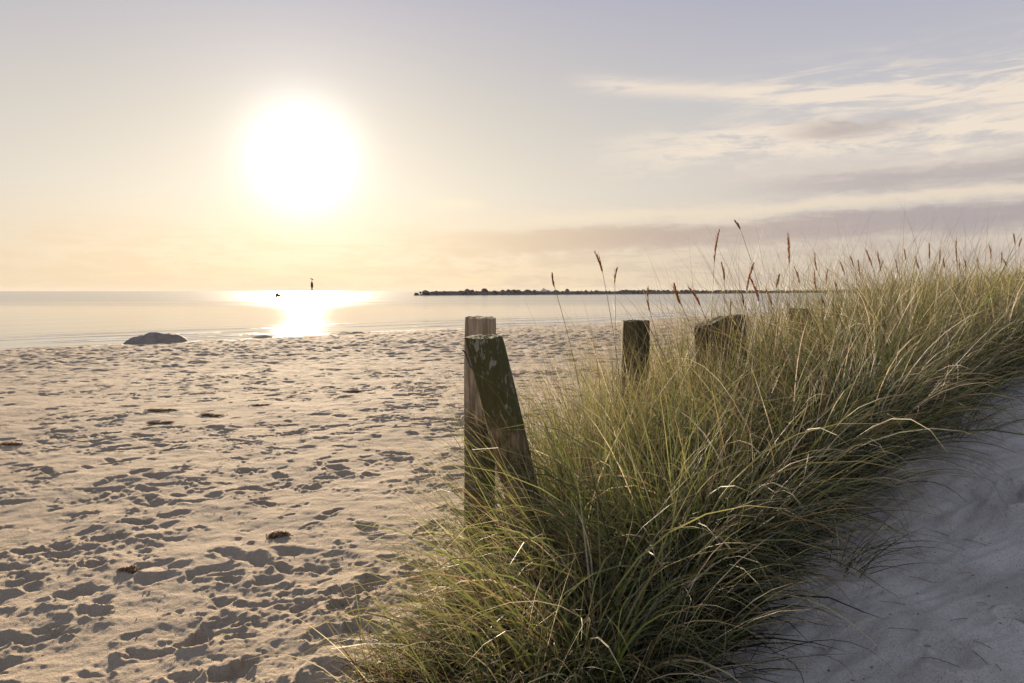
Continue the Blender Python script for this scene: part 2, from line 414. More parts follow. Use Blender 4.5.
# ------------------------------------------------------------------ materials for things
def leaf_mat(name, trans=0.36, rough=0.55):
    m, t, p, out = new_mat(name)
    at_ = t.nodes.new('ShaderNodeAttribute'); at_.attribute_name = 'blade'
    t.links.new(at_.outputs['Color'], p.inputs['Base Color'])
    p.inputs['Roughness'].default_value = rough; p.inputs['Specular IOR Level'].default_value = 0.35
    tr = t.nodes.new('ShaderNodeBsdfTranslucent'); t.links.new(at_.outputs['Color'], tr.inputs[0])
    mx = t.nodes.new('ShaderNodeMixShader'); mx.inputs[0].default_value = trans
    t.links.new(p.outputs[0], mx.inputs[1]); t.links.new(tr.outputs[0], mx.inputs[2]); t.links.new(mx.outputs[0], out.inputs[0])
    return m
M_leaf = leaf_mat('marram_leaf')
def wood_mat(name, c0, c1, moss, mossamt, lich, seed, shade_z=-9):
    m, t, p, out = new_mat(name)
    oc = objco(t); mp = t.nodes.new('ShaderNodeMapping'); mp.inputs['Location'].default_value = (seed, seed * 2.3, 0); t.links.new(oc, mp.inputs[0])
    mp2 = t.nodes.new('ShaderNodeMapping'); mp2.inputs['Scale'].default_value = (1, 1, 0.07); t.links.new(mp.outputs[0], mp2.inputs[0])
    gr = noise(mp2.outputs[0], 55, 6, 0.65, 0.4); gr2 = noise(mp2.outputs[0], 16, 3, 0.6, 0.8)
    pt = noise(mp.outputs[0], 7, 5, 0.65); mp3 = t.nodes.new('ShaderNodeMapping'); mp3.inputs['Scale'].default_value = (1, 1, 0.38); t.links.new(mp.outputs[0], mp3.inputs[0]); sp_ = noise(mp3.outputs[0], 42, 5, 0.75, 0.6)
    c = cmix(sstep(gr, 0.3, 0.7), c0, c1)
    c = cmix(sstep(gr2, 0.52, 0.60) * 0.7, c, tuple(q * 0.35 for q in c0))
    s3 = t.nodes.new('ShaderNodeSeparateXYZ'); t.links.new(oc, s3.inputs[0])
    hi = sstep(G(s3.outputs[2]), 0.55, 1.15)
    c = cmix(sstep(pt + hi * 0.26, 0.46, 0.66) * mossamt, c, moss)
    c = cmix(sstep(sp_ * 0.6 + pt * 0.5, 0.60, 0.66) * lich, c, (0.42, 0.42, 0.36))
    c = cmix(sstep(-G(s3.outputs[2]) + (pt - .5) * .5, -shade_z - .12, -shade_z + .12) * 0.92, c, tuple(q * .13 for q in c1))  # shade low on the rear post, painted in as darker wood
    t.links.new(c, p.inputs['Base Color']); p.inputs['Roughness'].default_value = 0.88
    p.inputs['Specular IOR Level'].default_value = 0.2
    bump(t, p, gr * 0.7 + gr2 * 1.2 + sp_ * 0.3, 0.9, 0.012)
    return m
def flat_mat(name, col, rough=0.8, ns_=40, var=0.4, metal=0):
    m, t, p, out = new_mat(name); oc = objco(t)
    n = noise(oc, ns_, 4, 0.6)
    c = cmix(sstep(n, 0.3, 0.7), tuple(q * (1 - var) for q in col), tuple(min(1, q * (1 + var)) for q in col))
    t.links.new(c, p.inputs['Base Color']); p.inputs['Roughness'].default_value = rough; p.inputs['Metallic'].default_value = metal
    bump(t, p, n, 0.5, 0.02); return m

# ------------------------------------------------------------------ posts
def make_post(base, top, r0, r1, slant, mat, topmat, name, label, seed, oval=1.0, cracks=5, knot=None):
    """tapered weathered log from base to top; slant tilts the sawn top"""
    base = np.array(base, float); top = np.array(top, float)
    root = empty(name, base, label, 'post')
    axis = top - base; L = np.linalg.norm(axis); ax = axis / L
    ux = np.array([1, 0, 0]) - ax * ax[0]; ux /= np.linalg.norm(ux); uy = np.cross(ax, ux)
    nseg, nring = 56, 44
    a = np.linspace(0, 2 * math.pi, nseg, endpoint=False)
    rs = np.random.default_rng(seed); cr = rs.random(cracks) * 2 * math.pi; cw = 0.03 + 0.05 * rs.random(cracks)
    V = []
    def rad(a_, t_):
        r = r0 + (r1 - r0) * t_
        r = r * (1 + 0.035 * pn(a_ * 1.6 + seed, t_ * 3, seed) + 0.02 * pn(a_ * 6, t_ * 2 + 9, seed + 1))
        r = r * (1 + 0.018 * np.abs(pn(a_ * 14, t_ * 2.2, seed + 2)))
        for c_, w_ in zip(cr, cw):
            dd = np.angle(np.exp(1j * (a_ - c_ - 0.12 * np.sin(t_ * 5 + c_))))
            r = r - r0 * 0.16 * np.exp(-(dd / w_) ** 2) * (0.35 + 0.65 * ss(t_, 0.3, 1.0))
        if knot:
            dd = np.angle(np.exp(1j * (a_ - knot[0]))); q2 = (dd / 0.32) ** 2 + ((t_ - knot[1]) / 0.055) ** 2
            r = r + r0 * (0.16 * np.exp(-q2) - 0.14 * np.exp(-q2 * 6))
        return r
    def topoff(x_, y_): return slant[0] * x_ + slant[1] * y_ + 0.006 * pn(x_ * 22, y_ * 22, seed + 5) + 0.004 * pn(x_ * 70, y_ * 70, seed + 6)
    for i in range(nring):
        t_ = i / (nring - 1); r = rad(a, t_)
        lx, ly = r * np.cos(a), r * oval * np.sin(a)
        h = -0.45 + (L + 0.45) * t_ + topoff(lx, ly) * t_ ** 6
        if i == nring - 1: lx, ly = lx * 0.975, ly * 0.975; h = h + 0.002
        V.append(lx[:, None] * ux + ly[:, None] * uy + h[:, None] * ax)
    V = np.concatenate(V)
    i3 = np.arange(nring * nseg).reshape(nring, nseg); nx_ = np.roll(i3, -1, axis=1)
    F = np.stack([i3[:-1].ravel(), nx_[:-1].ravel(), nx_[1:].ravel(), i3[1:].ravel()], axis=1)
    mesh_obj('trunk', V, F, mat, root)
    # sawn end
    TV = []; rings = 9
    rt = rad(a, 1.0)
    for k in range(rings):
        f = 0.975 * (1 - k / rings)
        lx, ly = rt * f * np.cos(a), rt * oval * f * np.sin(a)
        h = L + topoff(lx, ly) + 0.003
        TV.append(lx[:, None] * ux + ly[:, None] * uy + h[:, None] * ax)
    TV.append(((L + 0.003) * ax)[None, :])
    TV = np.concatenate(TV); TF = []
    for k in range(rings - 1):
        for j in range(nseg): TF.append((k * nseg + j, k * nseg + (j + 1) % nseg, (k + 1) * nseg + (j + 1) % nseg, (k + 1) * nseg + j))
    for j in range(nseg): TF.append(((rings - 1) * nseg + j, (rings - 1) * nseg + (j + 1) % nseg, rings * nseg))
    mesh_obj('sawn_end', TV, TF, topmat, root)
    return root
W_green = wood_mat('wood_mossy', (0.12, 0.082, 0.045), (0.29, 0.215, 0.13), (0.065, 0.066, 0.022), 0.9, 0.5, 1.0)
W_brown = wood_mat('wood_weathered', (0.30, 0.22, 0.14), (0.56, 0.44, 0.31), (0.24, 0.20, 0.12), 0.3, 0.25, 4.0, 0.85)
W_dark = wood_mat('wood_dark', (0.045, 0.030, 0.020), (0.12, 0.085, 0.055), (0.07, 0.075, 0.03), 0.45, 0.35, 8.0)
W_end = wood_mat('wood_sawn_end', (0.13, 0.10, 0.055), (0.26, 0.21, 0.13), (0.13, 0.14, 0.05), 0.6, 0.4, 12.0)
W_endp = wood_mat('wood_sawn_end_pale', (0.22, 0.17, 0.11), (0.40, 0.33, 0.23), (0.2, 0.19, 0.1), 0.3, 0.3, 15.0)
W_endd = wood_mat('wood_sawn_end_dark', (0.07, 0.05, 0.03), (0.16, 0.12, 0.08), (0.09, 0.09, 0.04), 0.5, 0.3, 13.0)

def gz(x, y): return float(ground(x, y))
tp = at(483.5, 337, 3.55); bs = np.array([0.165, 3.66, gz(0.2, 3.6)])
make_post(bs, tp, 0.080, 0.091, (-0.19, -0.04), W_green, W_end, 'wooden_post', 'mossy post with a knot and lichen, leaning left over the grass', 3, knot=(-1.15, 0.80))
tp = at(480.5, 318, 4.35); bs = np.array([-0.20, 4.38, gz(-0.2, 4.4)])
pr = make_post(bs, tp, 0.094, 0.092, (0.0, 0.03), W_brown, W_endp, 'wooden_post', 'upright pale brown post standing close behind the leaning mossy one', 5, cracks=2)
tp = at(636, 321, 5.4); make_post((tp[0] - 0.01, 5.42, gz(tp[0], 5.4)), tp, 0.112, 0.099, (0.02, 0.0), W_dark, W_endd, 'wooden_post', 'slim dark upright post alone in the middle of the grass', 9, cracks=4)
tp = at(709, 322, 5.7); make_post((tp[0] + 0.10, 5.75, gz(tp[0], 5.7)), tp, 0.15, 0.128, (0.22, 0.0), W_dark, W_endd, 'wooden_post', 'thick dark post with a deep split and slanting top, left one of a touching pair', 12, cracks=9)
tp = at(735, 316, 6.0); make_post((tp[0] + 0.04, 6.05, gz(tp[0], 6.0)), tp, 0.105, 0.086, (0.05, 0.0), W_dark, W_endd, 'wooden_post', 'narrower dark post touching the right side of the thick split post', 15, cracks=5)
tp = at(800, 309, 7.6); make_post((tp[0], 7.6, gz(tp[0], 7.6)), tp, 0.13, 0.12, (-0.04, 0.0), W_dark, W_endd, 'wooden_post', 'farthest post, only its brown top showing above the tall grass', 18, cracks=6)

def tube(points, radii, nseg=6):
    P = np.array(points, float); n = len(P); V = []; F = []
    for i in range(n):
        d = P[min(i + 1, n - 1)] - P[max(i - 1, 0)]; d /= np.linalg.norm(d) + 1e-9
        u = np.cross(d, [0.3, 1, 0.2]); u /= np.linalg.norm(u); v = np.cross(d, u)
        for k in range(nseg):
            a = 2 * math.pi * k / nseg
            V.append(P[i] + radii[i] * (math.cos(a) * u + math.sin(a) * v))
    for i in range(n - 1):
        for k in range(nseg): F.append((i * nseg + k, i * nseg + (k + 1) % nseg, (i + 1) * nseg + (k + 1) % nseg, (i + 1) * nseg + k))
    F.append(tuple(range(nseg))[::-1]); F.append(tuple((n - 1) * nseg + k for k in range(nseg)))
    return np.array(V), F
def join(parts):
    V = []; F = []; o = 0
    for v, f in parts:
        V.append(np.asarray(v)); F += [tuple(i + o for i in q) for q in f]; o += len(v)
    return np.concatenate(V), F
M_iron = flat_mat('rusty_iron', (0.06, 0.045, 0.035), 0.7, 60, 0.5)
# bent iron staple on the rear post
a_ = at(464, 350, 4.27); pts = [np.array(a_) - bs * 0 + np.array([0.012 * k - 0.008, 0.02 * math.sin(k) - 0.02, -0.022 * k + 0.01 * math.sin(k * 1.3)]) for k in range(6)]
v, f = tube(pts, [0.005] * 6); v = v - np.array(pr.location)
mesh_obj('iron_hook', v, f, M_iron, pr)

# ------------------------------------------------------------------ marram grass
PAL = np.array([[0.034, 0.052, 0.018], [0.135, 0.180, 0.035], [0.020, 0.036, 0.016], [0.230, 0.175, 0.075],
                [0.620, 0.520, 0.350], [0.030, 0.060, 0.038], [0.185, 0.190, 0.055], [0.080, 0.048, 0.022]])
def ribbons(root, az_, lean, droop, length, width, nseg, tint, curlside=None, tip=None):
    """curved tapering leaf ribbons; all arguments arrays of N"""
    N = len(az_); t = np.linspace(0, 1, nseg + 1)
    th_ = lean[:, None] + droop[:, None] * (t[None, :] ** 1.7)
    azz = az_[:, None] + (curlside[:, None] if curlside is not None else 0) * t[None, :]
    ds = length[:, None] / nseg
    hx = np.sin(th_) * ds; vz = np.cos(th_) * ds
    dx = hx * np.sin(azz); dy = hx * np.cos(azz)
    cum = lambda q: np.concatenate([np.zeros((N, 1)), np.cumsum(q[:, :-1], axis=1)], axis=1)
    Xp = root[:, 0:1] + cum(dx); Yp = root[:, 1:2] + cum(dy); Zp = root[:, 2:3] + cum(vz)
    tw = rng.uniform(0, math.pi, N)[:, None] + rng.normal(0, 0.8, N)[:, None] * t[None, :]
    w_ = width[:, None] * 0.5 * np.clip(1.0 - t[None, :] ** 2.2, 0.05, 1) * (0.75 + 0.25 * np.minimum(1, t[None, :] * 6))
    # across-leaf direction: mix of horizontal normal and the in-plane normal
    sx, sy = np.cos(azz), -np.sin(azz)
    nx, ny, nz = np.cos(th_) * np.sin(azz), np.cos(th_) * np.cos(azz), -np.sin(th_)
    cx, cy, cz = np.cos(tw) * sx + np.sin(tw) * nx, np.cos(tw) * sy + np.sin(tw) * ny, np.sin(tw) * nz
    A = np.stack([Xp + w_ * cx, Yp + w_ * cy, Zp + w_ * cz], axis=2); B = np.stack([Xp - w_ * cx, Yp - w_ * cy, Zp - w_ * cz], axis=2)
    # leaves rest on the sand instead of sinking into it
    V = np.stack([A, B], axis=2).reshape(-1, 3)
    gzv = ground(V[:, 0], V[:, 1]) + 0.006
    tt = np.repeat(np.tile(t, N), 2)
    V[:, 2] = np.where(tt > 0.15, np.maximum(V[:, 2], gzv + 0.012 * tt), V[:, 2])
    b = (np.arange(N) * (nseg + 1) * 2)[:, None] + (np.arange(nseg) * 2)[None, :]
    F = np.stack([b, b + 1, b + 3, b + 2], axis=2).reshape(-1, 4)
    c = np.ones((N, nseg + 1, 2, 4)); tcol = np.array([0.42, 0.33, 0.18])
    k = ((t ** 3) * 0.55)[None, :, None, None]
    c[..., :3] = tint[:, None, None, :] * (1 - k) + tcol * k
    return V, F, c.reshape(-1, 4)
def tints(N, wts):
    i = rng.choice(len(PAL), N, p=np.array(wts) / sum(wts))
    return PAL[i] * rng.uniform(0.6, 1.4, (N, 1)) * rng.uniform(0.93, 1.07, (N, 3))
def gather(parts):
    V = []; F = []; C_ = []; o = 0
    for v, f, c in parts: V.append(v); F.append(f + o); C_.append(c); o += len(v)
    return np.concatenate(V), np.concatenate(F), np.concatenate(C_)
def tussock(cx, cy, n, spread, hgt, lean_s, wts, width=0.0042, wind=(0.15, 0.05), droop=(0.5, 0.5), nseg=7):
    a = rng.uniform(0, 2 * math.pi, n); r = spread * np.sqrt(rng.random(n))
    x = cx + r * np.sin(a); y = cy + r * np.cos(a)
    ln = np.abs(rng.normal(0, lean_s, n)) + 0.25 * r / spread * lean_s * 2
    lx = np.sin(a) * ln + wind[0] + rng.normal(0, 0.24, n); ly = np.cos(a) * ln + wind[1] + rng.normal(0, 0.24, n)
    az2 = np.arctan2(lx, ly); lean = np.clip(np.hypot(lx, ly), 0, 1.35)
    L = hgt * rng.uniform(0.5, 1.15, n) ** 0.8
    dr = np.abs(rng.normal(droop[0], droop[1], n)) + 0.35 * lean + (rng.random(n) < 0.16) * rng.uniform(.6, 1.7, n)
    root = np.stack([x, y, ground(x, y) - 0.02], axis=1)
    return ribbons(root, az2, lean * 0.75, dr, L, width * rng.uniform(0.7, 1.3, n), nseg, tints(n, wts), rng.normal(0, 0.6, n))
W_mix = [12, 7, 11, 3, 2.4, 5, 4, 3]
W_cool = [9, 4, 12, 2, 2.6, 10, 2, 2]
W_dry = [5, 3, 3, 7, 5, 1, 5, 7]
W_sun = [9, 11, 6, 3.5, 2, 2, 9, 2.5]
parts = []
def xl(y): return float(np.interp(y, XL_Y, XL_X))
def xr(y): return float(np.interp(y, XR_Y, XR_X))
# dense near clump and the band up the dune
y = 2.42
rows = 0
def left_low(px_, py_):
    """the stand is short and open on the beach side, in front of and round the two near posts"""
    col = 512 + px_ / py_ * FPX
    return 1 - 0.50 * (1 - float(ss(col, 490, 600))) * (py_ < 4.0)
while y < 30:
    step = 0.30 + 0.035 * max(0, y - 3)
    x0, x1 = xl(y), xr(y)
    if y < 2.5: x0, x1 = -0.10, 0.50
    x = x0 + 0.12
    while x < x1 - 0.05:
        px_ = x + rng.normal(0, step * 0.4); py_ = y + rng.normal(0, step * 0.4)
        fx_ = (x - x0) / (x1 - x0)
        if abs(px_) / py_ < 0.80 and rng.random() > (0.10 if 512 + px_ / py_ * FPX > 465 else 0.93):
            near = py_ < 5.2
            hg = 1.12 * rng.uniform(0.65, 1.18) * left_low(px_, py_)
            if fx_ > 0.85: hg *= 0.75
            if fx_ < 0.2 and 4.4 < py_ < 9: hg *= 0.62
            if py_ > 7: hg *= 0.92
            if 4.6 < py_ < 7.7 and 770 < 512 + px_ / py_ * FPX < 828: hg *= 0.60
            if 3.7 < py_ < 6.3 and 655 < 512 + px_ / py_ * FPX < 770: hg *= 0.80
            wts = W_cool if (fx_ > 0.5 and rng.random() < .7 and py_ < 7) else (W_sun if rng.random() < .5 else W_mix)
            if rng.random() < 0.16: wts = W_dry
            n = int((54 if near else 80) * rng.choice((.12, .5, .9, 1.2, 1.6)))
            if fx_ < 0.2 and py_ > 4.4: n = n // 2
            wd = 0.0082 if near else 0.0066 + 0.0005 * (py_ - 5)
            wa = rng.uniform(0, 6.28); wm = abs(rng.normal(0, 0.30))
            wnd = (wm * math.sin(wa) - 0.16 - 0.18 * (1 - min(1, fx_ * 4)) * (py_ < 5) + 0.16 * max(0, fx_ - 0.7), wm * math.cos(wa) - 0.08 * (py_ < 4) - 0.12 * (fx_ > .6))
            parts.append(tussock(px_, py_, n, step * 0.36, hg, rng.uniform(0.18, 0.50), wts, wd, wnd, (rng.uniform(.3, 1.3) + .5 * (py_ < 3.3), 0.6), 9 if py_ < 7 else 6))
            rows += 1
        x += step * (0.9 if y < 9 else 1.1)
    y += step * 0.8
# long leaves spilling over the shaded sand on the right and fanning over the beach on the left
for k in range(60):
    yy = 2.35 + 3.6 * rng.random(); xx = xr(yy) - 0.12 - 0.15 * rng.random()
    parts.append(tussock(xx, yy, 34, 0.14, 0.95, 0.22, W_cool, 0.0062, (rng.uniform(.0, .5), rng.uniform(-.5, .1)), (1.25, 0.5), 9))
for k in range(9):
    yy = 2.5 + 1.4 * rng.random(); xx = xl(yy) + 0.12 + 0.16 * rng.random()
    parts.append(tussock(xx, yy, 22, 0.12, 0.62, 0.22, W_sun if rng.random() < .6 else W_dry, 0.0036, (-0.62, -0.12), (0.45, 0.3), 8))
for k in range(16):
    xx = -0.10 + 0.8 * rng.random(); yy = 2.35 + .15 * rng.random()
    parts.append(tussock(xx, yy, 40, 0.14, 0.75, 0.25, W_mix, 0.0036, (0.1, -0.35), (0.7, 0.4), 8))
# low dead thatch, coloured near black to stand in for shade inside the clump
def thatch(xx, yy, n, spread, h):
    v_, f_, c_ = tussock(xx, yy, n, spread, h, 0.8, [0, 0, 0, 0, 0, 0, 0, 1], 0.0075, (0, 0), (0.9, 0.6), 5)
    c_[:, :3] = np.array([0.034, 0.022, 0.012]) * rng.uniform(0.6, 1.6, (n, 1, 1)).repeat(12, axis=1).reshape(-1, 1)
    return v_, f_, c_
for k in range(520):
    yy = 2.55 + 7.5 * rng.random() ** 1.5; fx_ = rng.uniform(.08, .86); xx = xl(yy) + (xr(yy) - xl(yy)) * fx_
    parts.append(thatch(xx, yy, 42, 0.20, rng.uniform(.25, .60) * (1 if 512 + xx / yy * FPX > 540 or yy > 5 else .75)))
# fine tall leaf tips and bare culms standing above the mass
for k in range(120):
    yy = 3.4 + 7.5 * rng.random() ** 1.3; x0, x1 = xl(yy), xr(yy); xx = x0 + (x1 - x0) * rng.random()
    parts.append(tussock(xx, yy, 8, 0.15, 1.25 * left_low(xx, yy), 0.2, [2, 3, 1, 4, 3, 0, 4, 6], 0.0030, (rng.normal(-.1, .2), 0), (0.3, 0.25), 8))
for k in range(120):
    yy = 4.0 + 4.0 * rng.random() ** 1.4; xx = xl(yy) - 0.02 + 0.6 * rng.random()
    parts.append(tussock(xx, yy, 24, 0.22, 1.18, 0.22, W_sun if rng.random() < .7 else W_dry, 0.0040, (rng.normal(-.15, .2), 0), (0.35, 0.3), 8))
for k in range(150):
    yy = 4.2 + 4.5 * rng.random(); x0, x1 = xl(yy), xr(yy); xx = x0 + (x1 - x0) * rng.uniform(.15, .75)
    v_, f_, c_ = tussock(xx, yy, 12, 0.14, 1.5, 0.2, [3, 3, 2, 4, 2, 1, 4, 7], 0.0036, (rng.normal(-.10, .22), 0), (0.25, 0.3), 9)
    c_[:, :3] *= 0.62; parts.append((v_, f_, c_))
for k in range(20):
    yy = rng.uniform(2.7, 3.9); xx = rng.uniform(-.12, .25)
    parts.append(tussock(xx, yy, 9, 0.10, 0.95, 0.20, W_sun, 0.0034, (-0.80, 0.05), (0.15, 0.3), 9))
for k in range(16):
    yy = rng.uniform(2.55, 3.5); xx = rng.uniform(-.12, .35)
    parts.append(tussock(xx, yy, 26, 0.10, 0.62, 0.34, W_mix if k % 3 else W_dry, 0.0040, (rng.normal(-.25, .25), -.15), (0.9, 0.5), 9))
for k in range(44):
    yy = rng.uniform(2.3, 6.2); xx = xr(yy) + rng.uniform(-.15, .32)
    parts.append(tussock(xx, yy, int(rng.integers(4, 11)), 0.05, rng.uniform(.25, .75), 0.45, W_cool if k % 3 else W_dry, 0.0036, (rng.uniform(.0, .8), rng.uniform(-.8, .1)), (0.7, 0.5), 9))
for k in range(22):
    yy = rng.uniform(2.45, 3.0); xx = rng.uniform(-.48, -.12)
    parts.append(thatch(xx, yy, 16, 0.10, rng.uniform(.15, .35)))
    parts.append(tussock(xx, yy, 9, 0.08, rng.uniform(.3, .6), 0.3, W_dry, 0.0040, (-0.7, -.1), (0.5, 0.4), 8))
for k in range(34):
    yy = rng.uniform(2.3, 4.2); xx = xr(yy) + rng.uniform(-.22, .04)
    parts.append(tussock(xx, yy, int(rng.integers(10, 24)), 0.08, rng.uniform(.6, .95), 0.3, [3, 4, 3, 5, 4, 5, 2, 1], 0.0050, (rng.uniform(-.1, .45), rng.uniform(-.6, 0)), (1.2, 0.6), 10))
# distinct tufts: fresh upright green ones and arching straw ones
W_green = [1, 16, 0, 1, .6, 0, 8, 0]; W_straw = [0, 1, 0, 9, 7, 0, 4, 3]
for k in range(46):
    yy = 2.9 + 4.6 * rng.random() ** 1.2; x0, x1 = xl(yy), xr(yy); xx = x0 + (x1 - x0) * rng.uniform(.12, .8)
    ll = left_low(xx, yy) * (0.80 if yy < 6.2 and 655 < 512 + xx / yy * FPX < 828 else 1)
    if k % 3 < 2: parts.append(tussock(xx, yy, int(rng.integers(45, 100)), 0.07, 1.12 * ll, 0.20, W_green if k % 3 == 0 else W_sun, 0.0072, (rng.normal(0, .12), rng.normal(0, .1)), (0.25, 0.35), 9))
    else: parts.append(tussock(xx, yy, int(rng.integers(22, 48)), 0.06, 1.0 * ll, 0.30, W_straw, 0.0066, (rng.normal(0, .2), rng.normal(-.1, .1)), (1.5, 0.5), 10))
V, F, C_ = gather(parts)
print('tussocks', rows, 'verts', len(V))
tag(mesh_obj('marram_grass', V, F, M_leaf, smooth=False, cols=C_), label='dense mass of green and straw coloured marram grass covering the dune round the posts', cat='grass', kind='stuff')

# separate tufts
def tuft(x, y, n, spread, hgt, wts, wind, label, lean=0.35, width=0.0034, droop=(0.4, 0.3)):
    root = empty('grass_tuft', (x, y, gz(x, y)), label, 'grass tuft')
    V, F, C_ = tussock(x, y, n, spread, hgt, lean, wts, width, wind, droop, 8)
    mesh_obj('leaves', V - np.array(root.location), F, M_leaf, root, smooth=False, cols=C_)
    V, F, C_ = tussock(x, y, max(6, n // 3), spread * .7, hgt * 0.3, 0.5, [0, 0, 0, 3, 3, 0, 0, 6], width * 1.4, wind, (0.6, 0.3), 5)
    mesh_obj('dead_leaves', V - np.array(root.location), F, M_leaf, root, smooth=False, cols=C_)
tuft(-0.56, 2.85, 16, 0.05, 0.42, W_sun, (-0.35, 0.0), 'sparse little tuft on the sand at the lower left edge of the big clump')
tuft(-0.42, 2.62, 60, 0.11, 0.36, W_dry, (-0.30, -0.1), 'low dry straw coloured tuft in front of the clump by the lower left')
tuft(-0.36, 3.55, 34, 0.10, 0.55, W_sun, (-0.45, 0.0), 'thin yellow green tuft leaning left on the sand beside the leaning post')
tuft(3.95, 5.35, 70, 0.14, 0.40, W_dry, (0.2, -0.2), 'brown dry tuft on the sand slope at the right edge')
tuft(1.38, 2.95, 26, 0.08, 0.45, [2, 1, 6, 3, 3, 5, 1, 2], (0.7, -0.4), 'flattened green tuft lying out over the shaded sand at the lower right')
tuft(2.75, 4.5, 46, 0.14, 0.55, W_cool, (0.55, -0.4), 'dark wiry tuft trailing from the grass edge down the shaded slope')

# ------------------------------------------------------------------ flowering stalks with seed heads
m, t, p, out = new_mat('seed_head'); oc = objco(t)
n = noise(oc, 220, 3, 0.7); t.links.new(cmix(sstep(n, .3, .7), (0.24, 0.12, 0.05), (0.50, 0.29, 0.14)), p.inputs['Base Color'])
p.inputs['Roughness'].default_value = 0.8; M_head = m
tr = t.nodes.new('ShaderNodeBsdfTranslucent'); tr.inputs[0].default_value = (0.55, 0.30, 0.13, 1); mx = t.nodes.new('ShaderNodeMixShader'); mx.inputs[0].default_value = 0.55
t.links.new(p.outputs[0], mx.inputs[1]); t.links.new(tr.outputs[0], mx.inputs[2]); t.links.new(mx.outputs[0], out.inputs[0])
M_stalk = flat_mat('stalk', (0.17, 0.11, 0.05), 0.6, 30, 0.3)
rs_h = random.Random(31)
def stalk(P, lean_x, hl, label, root_y=None, thick=0.009, group=None):
    """P: centre of the head; lean_x: sideways run per metre of height (positive: top leans right)"""
    P = np.array(P, float)
    tx = P[0] + lean_x * hl * 0.5; h = P[2] - gz(P[0], P[1])
    bx = P[0] - lean_x * h * 0.45; by = P[1] + 0.05
    bz = gz(bx, by)
    root = empty('seed_stalk', (bx, by, bz), label, 'grass stalk', group)
    n = 14; pts = []
    top = np.array([tx - bx, P[1] - by, P[2] + hl * 0.5 * math.cos(math.atan(lean_x)) - bz])
    for i in range(n):
        q = i / (n - 1); pts.append(np.array([top[0] * q ** 1.9, top[1] * q + 0.012 * math.sin(q * 5 + bx * 9), top[2] * q]))
    v, f = tube(pts, [0.0024 - 0.0010 * i / (n - 1) for i in range(n)], 5)
    mesh_obj('culm', v, f, M_stalk, root)
    # head: spindle of overlapping spikelets
    thick *= rs_h.uniform(.8, 1.35); d = pts[-1] - pts[-3]; d /= np.linalg.norm(d); c0 = pts[-1] - d * hl
    pr_ = []; nk = 15
    rs = random.Random(int(P[0] * 1000)); bend = rs.uniform(-.30, .30) * hl
    u = np.cross(d, [0, 1, 0.1]); u /= np.linalg.norm(u); vv = np.cross(d, u)
    axp = lambda q: c0 + d * hl * q + u * bend * q * q
    v, f = tube([axp(k / nk) for k in range(nk + 1)], [thick * 0.5 * (math.sin(math.pi * min(1, (k + 0.6) / (nk + 1.2))) ** 0.6) for k in range(nk + 1)], 7); pr_.append((v, f))
    for k in range(80):
        q = rs.random() * 0.98; a = rs.random() * 6.28; o = math.cos(a) * u + math.sin(a) * vv
        env = thick * (0.35 + 0.75 * math.sin(math.pi * min(1, q + .08)))
        s0 = axp(q) + o * env * 0.3; s1 = s0 + d * rs.uniform(.008, .024) + o * env * rs.uniform(.2, 1.1)
        pr_.append(tube([s0, (s0 + s1) / 2 + o * 0.001, s1], [0.0011, 0.0014, 0.0003], 3))
    v, f = join(pr_); mesh_obj('seed_head', v, f, M_head, root)
named = [(553, 281, 4.0, -.35, .07, 'short seed head leaning left, leftmost of the stalks above the sea'),
 (600, 262, 4.2, -.25, .12, 'tall stalk with a thin curved head, second from the left against the sky'),
 (614, 276, 4.6, -.05, .10, 'short upright seed head just right of the curved one, over the breakwater'),
 (677, 294, 3.9, -.55, .12, 'brown head tilting steeply left, just above the sea right of the slim post'),
 (697, 296, 3.9, -.5, .12, 'brown head tilting left above the left side of the split post'),
 (714, 247, 4.4, 0.02, .19, 'tallest straight stalk with a thick shaggy head standing against the cloud bank'),
 (738, 226, 4.6, -.45, .06, 'highest stalk of all, thin tip bending left into the sky'),
 (788, 249, 5.0, -.06, .20, 'tall upright long seed head alone right of the highest bending stalk'),
 (723, 272, 5.0, -.05, .12, 'very thin upright head beside the tallest shaggy stalk'),
 (747, 277, 4.6, .10, .18, 'head leaning slightly right over the sea, between the split post and the far post'),
 (757, 289, 4.6, -.25, .16, 'brown head leaning left that crosses the right-leaning one over the sea'),
 (953, 252, 7.0, -.18, .26, 'tallest head on the crest of the dune, rising left of the right edge')]
for px_, py_, D, ln, hl, lb in named: stalk(at(px_, py_, D), ln, hl, lb, thick=0.0085 if hl > .1 else 0.006)
rs = random.Random(3)
GL = 'brown seed head among the many standing up out of the dune grass'
more = [(798, 276), (812, 283), (842, 268), (812, 262), (861, 266), (876, 268), (880, 262), (904, 255), (936, 256), (934, 268), (966, 263), (985, 257), (975, 262), (1000, 256), (1006, 262), (1019, 246), (1012, 240), (836, 285), (826, 275), (896, 270), (770, 296), (779, 280), (852, 262), (916, 262), (944, 262), (960, 268), (990, 252), (870, 258), (928, 250), (745, 300), (824, 300), (728, 310), (890, 285), (650, 300)]
for i, (px_, py_) in enumerate(more):
    D = 4.6 + 4.0 * (px_ - 640) / 384 + rs.uniform(-.4, .6)
    stalk(at(px_ + rs.uniform(-3, 3), py_ + rs.uniform(-3, 3), D), rs.uniform(-.55, .15), rs.uniform(.08, .17), GL, thick=rs.uniform(.006, .009), group='seed heads rising from the dune grass')
pale = [(855, 330), (885, 345), (840, 352), (868, 372), (800, 360), (900, 318), (768, 395), (930, 330), (700, 380), (960, 305)]
